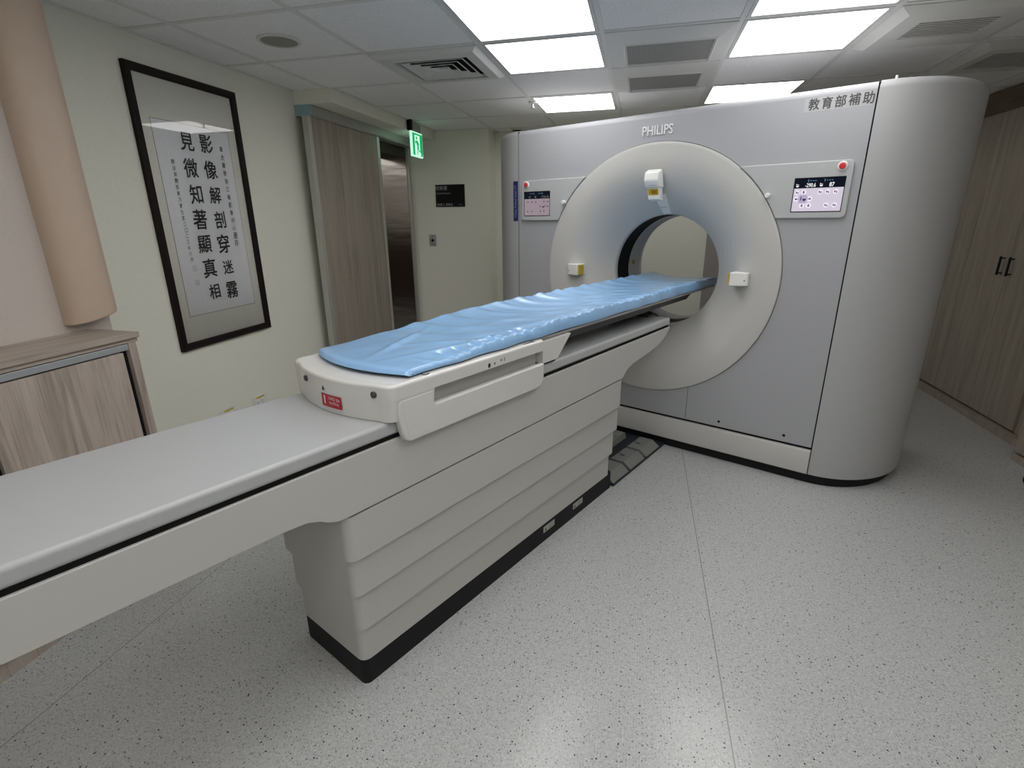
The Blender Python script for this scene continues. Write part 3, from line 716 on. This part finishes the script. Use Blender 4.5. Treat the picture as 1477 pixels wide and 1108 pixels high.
# top laser: projecting hood with a stem running down the funnel
bm = bmesh.new()
hood = [(-.115,1.600-.004),(-.02,1.610),(-.010,1.545),(-.010,1.50),(-.055,1.505),(-.110,1.540)]
hood = [(-.062,1.588),(-.018,1.606),(.0,1.56),(.02,1.508),(-.044,1.510),(-.068,1.545)]
loft(bm, [[(x, y, z) for y, z in hood] for x in (-.042,.042)]); o = link('laser_housing', bm, 'laserbox', G, bevel=.008); o['label'] = 'top laser housing with sloping stem'
bm = bmesh.new(); loft(bm, [[(x, y, z) for y, z in ((-.030,1.512),(.02,1.512),(.035,1.44),(-.012,1.448))] for x in (-.034,.034)]); link('neck', bm, 'laserbox', o, bevel=.005)
bm = bmesh.new(); st = []
for k in range(8):
    r = .44 - (.44-.334)*k/7; y = ring_y(r); w = .033 - .008*k/7
    st.append([(-w, y+.004, ZC+r), (w, y+.004, ZC+r), (w*.8, y-.022+.010*k/7, ZC+r-.006), (-w*.8, y-.022+.010*k/7, ZC+r-.006)])
loft(bm, st); link('stem', bm, 'laserbox', o, ang=60)
bm = bmesh.new(); box(bm, -.024,.024,-.052,-.047,1.520,1.545); s_ = link('laser_lens', bm, 'darkgrey', o)
s_.data.materials.clear(); s_.data.materials.append(mat('smoked_lens', (0.25,0.30,0.31), .2))
bm = bmesh.new(); y = ring_y(.437)-.019
for mi_, pts in ((0, rect(.062,.033)), (1, [(p[0]+.006, p[1]) for p in rect(.036,.020)]), (1, [(-.027,-.008),(-.017,-.008),(-.022,.006)])):
    nv = [(p[0]*.95, -.0235 - .0004*mi_ - p[1]*.28, 1.487+p[1]) for p in pts]
    bm.faces.new([bm.verts.new(v) for v in nv]).material_index = mi_
link_flat('warning_label', bm, ['yellow', mat('amber_print', (0.30,0.17,0.01), .5)], o)
bm = bmesh.new()
for k in range(4): add_text(bm, '+', .014, (-.015+.011*k, ring_y(.372)-.021, ZC+.367), FRONT, bold=.02)
link_flat('stem_marks', bm, 'greyink', o)
# side lasers
for sg, lab in ((-1,'left laser housing'), (1,'right laser housing')):
    bm = bmesh.new(); c = sg*.503; za = 1.043
    yb = ring_y(.5)+.01
    # wedge deepest towards the bore
    pts = [(sg*.55, -.018), (sg*.545,-.026), (sg*.470, -.050), (sg*.462,-.045), (sg*.462, yb+.01), (sg*.55, .0)]
    prism(bm, pts, 'z', za-.034, za+.034)
    o = link('laser_housing', bm, 'laserbox', G, bevel=.006); o['label'] = lab
    bm = bmesh.new(); pts = [(sg*.4615,-.040),(sg*.458,-.040),(sg*.4485,.030),(sg*.4615,.030)] if False else [(sg*.4618,-.036),(sg*.4600,-.036),(sg*.4590,.020),(sg*.4618,.020)]
    prism(bm, pts, 'z', za-.016, za+.018); link('lens', bm, 'signblack', o)
    bm = bmesh.new(); box(bm, min(sg*.4605,sg*.4540), max(sg*.4605,sg*.4540), -.038, .02, za-.030, za+.030)
    link('warning_label', bm, 'yellow', o, smooth=False)
    bm = bmesh.new(); cyl(bm, (sg*.535,0,za-.006), .003, -.031, -.026, 'y', 10); link('adjust_hole', bm, 'hole', o)
bm = bmesh.new(); 
a = math.radians(176)
q = [(.3238*math.cos(a+da), y, ZC+.3238*math.sin(a+da)) for da, y in ((-.04,.435),(.04,.435),(.04,.475),(-.04,.475))]
bm.faces.new([bm.verts.new(v) for v in q]); link_flat('bore_label', bm, mat('ochre_label',(0.33,0.24,0.03),.5), G)
# lettering
bm = bmesh.new(); add_text(bm, 'PHILIPS', .066, (-.010,-.001,1.801), FRONT, bold=.014, depth=.005, sx=.84); o = link('brand_lettering', bm, 'silver', G, smooth=False)
bm = bmesh.new(); box(bm, .690, .950, -.0006, .0, 1.800, 1.856); tp_ = link('tape_label', bm, 'tape', G)
bm = bmesh.new()
for i, c in enumerate('教育部補助'): add_text(bm, c, .050, (.728+.0515*i, -.0012, 1.831), FRONT, bold=.018, sx=.9)
link_flat('tape_lettering', bm, mat('grey_print', (0.07,0.07,0.07), .6), tp_)
# blue vertical strip label on the left cap
a0, a1 = 1.339, 1.592
bm = bmesh.new()
def capy(x): # front surface of the cap at offset x (x > .9655)
    return D/2 - D/2*math.sqrt(max(0, 1-((x-.9655)/.369)**2))
xs = [.9680, .980, .995, 1.010]
loft(bm, [[(-x, capy(x)-.0012, z) for z in (a0, a1)] for x in xs], cap=False, closed=False); sl = link('model_label', bm, 'navy', G)
bm = bmesh.new(); add_text(bm, 'iClass Pulsed total CT', .026, (-.989, capy(.989)-.004, (a0+a1)/2), FRONT, rot=PI/2, bold=.0, sx=.88); link_flat('label_lettering', bm, mat('pale_blue_print', (0.30,0.33,0.55), .6), sl)
bm = bmesh.new(); cyl(bm, (1.015,.05,0), .005, HT, HT+.018, 'z', 12); link('lifting_pin', bm, 'laserbox', G)

# ------------------------------------------------------------------ patient table
TB = thing('patient_table', 'white motorised patient table with telescoping base in front of the scanner', 'CT table', gdir*G0, TH)
bm = bmesh.new(); loft(bm, [[(x, y, z) for x, y in rrect(-.168+i, .168-i, .65+i, 2.2, .022)] for i, z in ((.0,0),(.0,.080),(.002,.088))]); link('base_plinth', bm, 'black', TB)
lv = [(.086,.214,.172,.648,2.163),(.210,.347,.186,.641,2.172),(.343,.474,.200,.631,2.18),(.470,.612,.214,.620,2.172)]
for k, (z0,z1,w,ta,tb) in enumerate(lv):
    bm = bmesh.new()
    R_ = rrect(-w, w, ta, tb, .028)
    Ri = rrect(-w+.006, w-.006, ta+.006, tb-.006, .024)
    loft(bm, [[(x,y,z0) for x,y in Ri], [(x,y,z0+.006) for x,y in R_], [(x,y,z1) for x,y in R_]]); link('telescoping_cover', bm, 'bellow', TB)
bm = bmesh.new(); loft(bm, [[(x,y,z) for x,y in rrect(-.207,.207,.615,2.165,.026)] for z in (.611,.640)]); link('cover_gap', bm, 'blackgap', TB)
# side beam: profile in (t, z)
low = [(-.018,.668),(.46,.662),(.520,.657),(.552,.645),(.575,.630),(.600,.620),(.63,.6175),(2.150,.6175),(2.166,.622),(2.185,.638),(2.215,.655),(2.27,.668),(2.47,.690),(2.56,.705),(2.64,.733),(2.685,.762),(2.697,.776)]
poly = low + [(2.697,.7805),(-.018,.7805)]
bm = bmesh.new(); prism(bm, poly, 'x', -.216, .216); link('side_beam', bm, 'white_pl', TB, bevel=.004, ang=25)
bm = bmesh.new(); prism(bm, [(-.07,.674),(-.0215,.670),(-.0215,.7805),(-.07,.7805)], 'x', -.214, .214); link('beam_end_cap', bm, 'white_pl', TB, bevel=.004)
bm = bmesh.new(); box(bm, -.208,.208,-.06,2.690,.776,.7935); link('beam_gap', bm, 'blackgap', TB)
bm = bmesh.new(); loft(bm, [[(s, y, z) for s, z in [(-.216,.7925),(.216,.7925),(.216,.8345),(-.216,.8345)]] for y in (-.075, 2.697)]); link('rail_cover', bm, 'railtop', TB, bevel=.012, seg=4)
# carriage
def fr(w, ext=0, wb=None):    # plan outline of the carriage: bowed near end
    pts = []
    for i in range(-10, 11):
        s = w*.80*i/10; pts.append((s, .728 + .040*(s/.195)**2 + ext))
    cxr = w*.80; ty = .728 + .040*(cxr/.195)**2
    for i in range(1, 7):
        a = math.radians(90*i/6); pts.append((cxr + (w-cxr)*math.sin(a), ty + ext + .030*(1-math.cos(a))))
    L_ = [(-x, y) for x, y in pts if x > w*.80+1e-6]
    q = wb or w; tj = .93
    if wb is None: return pts + [(w, 1.46), (w-.02, 1.482), (-w+.02, 1.482), (-w, 1.46)] + [(-x, y) for x, y in pts if x > w*.80+1e-6][::-1]
    pts = pts + [(w, tj), (q, tj+.001), (q, 1.46), (q-.02, 1.482), (-q+.02, 1.482), (-q, 1.46), (-q, tj+.001), (-w, tj)] + L_[::-1]
    return pts
bm = bmesh.new()
loft(bm, [[(x,y,z) for x,y in fr(w, e, wb)] for w, e, wb, z in ((.233,.003,.205,.836),(.2415,.0,.205,.8997))])
link('carriage', bm, 'deck_pl', TB, ang=30)
bm = bmesh.new(); loft(bm, [[(x*(1-d/.2415),y+(d if y < 1.2 else -d),z) for x,y in fr(.2415)] for d, z in ((0,.8997),(0,.9305),(.0007,.9340),(.0026,.9369),(.0055,.9388),(.009,.9395))]); link('carriage_deck', bm, 'deck_pl', TB, ang=40)
for sg in (1,-1):
    bm = bmesh.new()
    wing = [(.80,.893),(.795,.86),(.806,.80),(.814,.778),(.832,.766),(1.42,.764),(1.455,.770),(1.468,.79),(1.470,.852),(.935,.852),(.925,.862),(.925,.893)]
    a, b_ = sorted((sg*.2175, sg*.2415)); prism(bm, wing, 'x', a, b_); link('side_wing', bm, 'deck_pl', TB, bevel=.008)
    bm = bmesh.new(); a, b_ = sorted((sg*.2400, sg*.2425)); prism(bm, [(.812,.892),(.816,.84),(.828,.782),(.922,.778),(.922,.892)], 'x', a, b_); link('end_plate', bm, 'deck_pl', TB, bevel=.001)
    bm = bmesh.new(); a, b_ = sorted((sg*.2045, sg*.2075)); box(bm, a, b_, .932, 1.458, .84, .8995); link('handle_recess', bm, 'white_pl', TB)
# deck marks
bm = bmesh.new(); cyl(bm, (.222,.915,0), .011, .9400, .9412, 'z', 20); link('deck_button', bm, 'darkgrey', TB)
bm = bmesh.new(); cyl(bm, (.222,.915,0), .007, .9412, .9418, 'z', 16); link('deck_button_cap', bm, 'railtop', TB)
bm = bmesh.new()
flat(bm, rect(.058,.006), (.228,1.39,.9402), TOPF); flat(bm, [(p[0]-.022,p[1]) for p in disc(.007)], (.228,1.39,.9401), TOPF)
flat(bm, [(p[0]*.8, p[1]) for p in disc(.008)], (.2419,1.165,.911), LEFTW)
flat(bm, [(-.004,0),(.004,.005),(.004,-.005)], (.2419,1.190,.912), LEFTW); flat(bm, [(.004,0),(-.004,.005),(-.004,-.005)], (.2419,1.225,.916), LEFTW); flat(bm, rect(.003,.012), (.2419,1.240,.916), LEFTW)
link_flat('carriage_symbols', bm, 'ink', TB)
# front: sticker and screws (the front face bows: t = .728 + .04 (s/.195)^2)
def fy(s): return .728 + .040*(s/.195)**2
bm = bmesh.new()
loft(bm, [[(s, fy(s)-.0012, z) for z in (.852,.889)] for s in (-.008,.014,.036,.058,.078)], cap=False, closed=False); rs = link('red_sticker', bm, 'red', TB); rs['label'] = 'red warning sticker'
bm = bmesh.new(); y = fy(.05)-.0015
add_text(bm, 'LOAD 204', .013, (.050,fy(.05)-.0032,.880), FRONT, rot=.0); add_text(bm, 'kg (450 lb)', .011, (.050,fy(.05)-.0032,.866), FRONT)
flat(bm, rect(.006,.018), (.008,fy(.008)-.0022,.869), FRONT); flat(bm, disc(.004,10), (.008,fy(.008)-.0022,.881), FRONT)
link_flat('sticker_print', bm, 'whiteink', rs)
bm = bmesh.new(); flat(bm, [(-.006,-.006),(.006,-.006),(.0,.008)], (.004, fy(.004)-.0014, .905), FRONT); link_flat('arrow_mark', bm, 'ink', TB)
for s, z in ((-.098,.912),(.186,.912)):
    bm = bmesh.new(); cyl(bm, (s,0,z), .009, fy(s)-.0045, fy(s)+.02, 'y', 18); link('end_screw', bm, 'darkgrey', TB)
# support bracket behind the carriage
bm = bmesh.new(); prism(bm, [(1.483,.842),(1.580,.842),(1.672,.926),(1.483,.926)], 'x', -.224, .224); link('support_bracket', bm, 'deck_pl', TB, bevel=.002)
bm = bmesh.new(); box(bm, -.215,.215,1.484,1.575,.834,.842); link('bracket_gap', bm, 'blackgap', TB)
# tabletop and its dark under-rail
bm = bmesh.new(); loft(bm, [[(s, y, z) for s, z in [(-.205,.926),(.205,.926),(.213,.932),(.213,.944),(-.213,.944),(-.213,.932)]] for y in (1.484,3.40)]); link('tabletop', bm, 'carbon', TB)
for sg in (1,-1):
    bm = bmesh.new(); a, b_ = sorted((sg*.2125, sg*.2145)); box(bm, a, b_, 1.488, 3.39, .9400, .9442); link('tabletop_edge', bm, 'edge', TB)
bm = bmesh.new(); loft(bm, [[(s, y, z) for s, z in ((-w,z0),(w,z0),(w+.012,.926),(-w-.012,.926))] for y, w, z0 in ((1.66,.13,.905),(1.74,.165,.886),(3.05,.165,.886),(3.14,.155,.906),(3.30,.13,.918))]); link('under_rail', bm, 'darkgrey', TB)
bm = bmesh.new(); prism(bm, [(2.50,.885),(2.70,.885),(2.66,.845),(2.60,.8355),(2.54,.8355)], 'x', -.05, .05); link('rail_roller', bm, 'darkgrey', TB)
bm = bmesh.new(); box(bm, -.02,.12,2.62,2.72,.834,.842); link('rail_stop', bm, 'darkgrey', TB)
# plinth stickers
for tt in (1.62, 1.86):
    bm = bmesh.new(); flat(bm, rect(.085,.030), (.1686, tt, .058), LEFTW, 0); flat(bm, [(-.035,-.010),(-.017,-.010),(-.026,.008)], (.1689, tt, .058), LEFTW, 1)
    for q in (.006,-.002,-.009): flat(bm, rect(.040,.003), (.1689, tt+.016, .058+q), LEFTW, 2)
    link_flat('plinth_sticker', bm, [mat('sticker_white', (0.42,0.42,0.38), .6), mat('sticker_dark_yellow', (0.13,0.12,0.03), .6), 'greyink'], TB)

# ------------------------------------------------------------------ pad on the tabletop
def pad_top(s, y):
    # s across -1..1, y along; a soft cradle with lifted edges
    k = min(1, max(0, (y-.80)/.95)); k = k*k*(3-2*k)
    c = .966 + .010*k
    e = .960 + (.044*k if s < 0 else .030*k)
    z = c + (e-c)*abs(s)**3.0
    return z
bm = bmesh.new(); NS, NT = 64, 420; Y0, Y1 = .80, 3.42; HW = .222
def rdg(p, k=1.6): return (0.5+0.5*math.cos(p))**k
def fold(u, y):
    xx = (u+1)/2                       # 0 at the far-left edge, 1 at the camera-side hem
    ease = min(1, max(0, (y-1.08)/.25))
    w1 = math.sin(2.3*y+.5)*.9 + .6*math.sin(5.1*y+2*xx)
    ph = 2*PI*(y - .10*xx - .26*xx*xx)/.155 + 1.3*w1
    f = .0105*(rdg(ph)-.35)*ease*(1-xx)**.6*(.45+.55*math.sin(3.1*y+1.2)**2)
    ph2 = 2*PI*(y - .05*xx - .42*xx*xx)/.083 + 1.9*math.sin(3.7*y+3*xx)
    f += .0042*(rdg(ph2)-.35)*ease*(1-.75*xx)*(.3+.7*math.sin(2.2*y)**2)
    # long pleats running along the pad near the hem
    ph3 = 2*PI*(xx*3.1 + .55*math.sin(1.9*y+.4) - .35*y)
    f += .0036*(rdg(ph3, 2.0)-.3)*(1-abs(2*xx-1.25))*(.5+.5*math.sin(1.3*y+2)**2) if .2 < xx < 1.1 else 0
    # one strong crease near the near end running diagonally, and a few soft ones
    d_ = (u*HW + .035) + .42*(y-1.03)
    f += .0085*math.exp(-(d_/.014)**2)*math.exp(-((y-1.05)/.15)**2)
    d_ = (u*HW - .05) - .75*(y-1.10)
    f += .0040*math.exp(-(d_/.02)**2)*math.exp(-((y-1.12)/.12)**2)
    d_ = (u*HW - .12) - .20*(y-1.0)
    f += .0050*math.exp(-(d_/.012)**2)*math.exp(-((y-1.15)/.28)**2)
    # gathered hem along the camera-side edge
    if u > .62:
        k = min(1, (u-.62)/.12)
        f += k*(.0028*math.sin(88*y + 6*math.sin(5*y)) + .0022*math.sin(171*y+3*math.sin(11*y)) + .0045*math.sin(13*y+2*math.sin(4*y)))*min(1, (y-.85)/.2)
    return f*min(1, max(.15, (3.4-y)/.35))
rows = []
for j in range(NT+1):
    v = j/NT; yy = Y0 + (Y1-Y0)*v; row = []
    for i in range(NS+1):
        u = -1 + 2*i/NS
        bow = .055*u*u*max(0, 1-v*9)                     # rounded near end
        endf = min(1, v/.012 + .0) if v < .012 else 1
        endb = min(1, (1-v)/.006)
        taper = min(1, (1-abs(u))/.05); ed = math.sqrt(max(0, 1-(1-taper)**2))
        z = pad_top(u, yy) + fold(u, yy)*min(1, v*22)*(.35+.65*taper)
        zb = .946
        zz = zb + (z-zb)*(.35+.65*ed)*(.25+.75*math.sqrt(max(0,1-(1-endf)**2)))*(.3+.7*endb)
        wob = .004*math.sin(21*yy+2*math.sin(5*yy)) if abs(u) > .9 else 0
        row.append(bm.verts.new((u*(HW+wob*abs(u)), yy+bow, zz)))
    rows.append(row)
for a, b_ in zip(rows, rows[1:]):
    for i in range(NS): bm.faces.new((a[i], a[i+1], b_[i+1], b_[i]))
# skirt down to the deck and underside
def skirt(vs, inset):
    low_ = [bm.verts.new((v.co.x*(1-inset), v.co.y, .9515)) for v in vs]
    for i in range(len(vs)-1): bm.faces.new((vs[i], vs[i+1], low_[i+1], low_[i]))
    return low_
per = [r_[NS] for r_ in rows] + rows[-1][::-1][1:] + [r_[0] for r_ in rows[::-1]][1:] + rows[0][1:]
lowv = [bm.verts.new((v.co.x*.985, v.co.y + (.012 if v.co.y < .87 else 0), .9446)) for v in per[:-1]]
n_ = len(lowv)
for i in range(n_):
    j = (i+1) % n_
    bm.faces.new((per[i], per[j] if j else per[0], lowv[j], lowv[i]))
me = bpy.data.meshes.new('table_pad'); bmesh.ops.recalc_face_normals(bm, faces=bm.faces[:]); bm.to_mesh(me); bm.free()
o = link_me('table_pad', me, 'pad', None, ang=70); o.location = gdir*G0; o.rotation_euler = (0,0,TH)
tag(o, 'long blue wrinkled vinyl pad lying on the patient table', 'pad')

# ------------------------------------------------------------------ foot pedal unit between table and scanner
FP = thing('foot_pedal_unit', 'dark foot pedal mat with grey pedals between table base and scanner', 'foot pedals', gdir*G0, TH)
bm = bmesh.new(); prism(bm, [(-.180,2.201),(.180,2.201),(.180,2.868),(-.180,2.868)], 'z', 0, .016); link('mat', bm, 'navyblack', FP, bevel=.003)
for sg in (1,-1):
    for k in range(3):
        t0_ = 2.605 - k*.203; t1_ = t0_+.180
        bm = bmesh.new(); s0, s1 = (.040, .178)
        t0_ = max(t0_, 2.203)
        pr = [(s0,.017),(s0+.012,.050),(s1-.045,.052),(s1,.020),(s1,.017)] if s0 < .1 else [(s0,.021),(s0+.002,.040),(s1-.012,.036),(s1,.022)]
        prism(bm, [(sg*a, b) for a, b in pr], 'y', t0_, t1_); pe = link('pedal', bm, 'pedal', FP, bevel=.008)
        if s0 < .1:
            bm = bmesh.new(); cx_ = sg*.095
            flat(bm, [(-.014,-.012),(.014,0),(-.014,.012)], (cx_, t0_+.075, .0526), Matrix(((1,0,0),(0,1,0),(0,0,1)))); flat(bm, [(p[0]-.032*sg, p[1]) for p in rect(.020,.004)], (cx_, t0_+.09, .0526), Matrix(((1,0,0),(0,1,0),(0,0,1)))); flat(bm, [(p[0]-.024*sg, p[1]) for p in rect(.004,.024)], (cx_, t0_+.08, .0526), Matrix(((1,0,0),(0,1,0),(0,0,1))))
            link_flat('pedal_mark', bm, 'navyblack', pe)

# ------------------------------------------------------------------ world and view
w = bpy.data.worlds.new('world'); scene.world = w; w.use_nodes = True
w.node_tree.nodes['Background'].inputs[0].default_value = (0.02,0.02,0.02,1)
scene.view_settings.view_transform = 'Standard'; scene.view_settings.look = 'None'
scene.view_settings.exposure = 0.13; scene.view_settings.gamma = 1; scene.view_settings.use_curve_mapping = False
scene.cycles.max_bounces = 10; scene.cycles.diffuse_bounces = 6
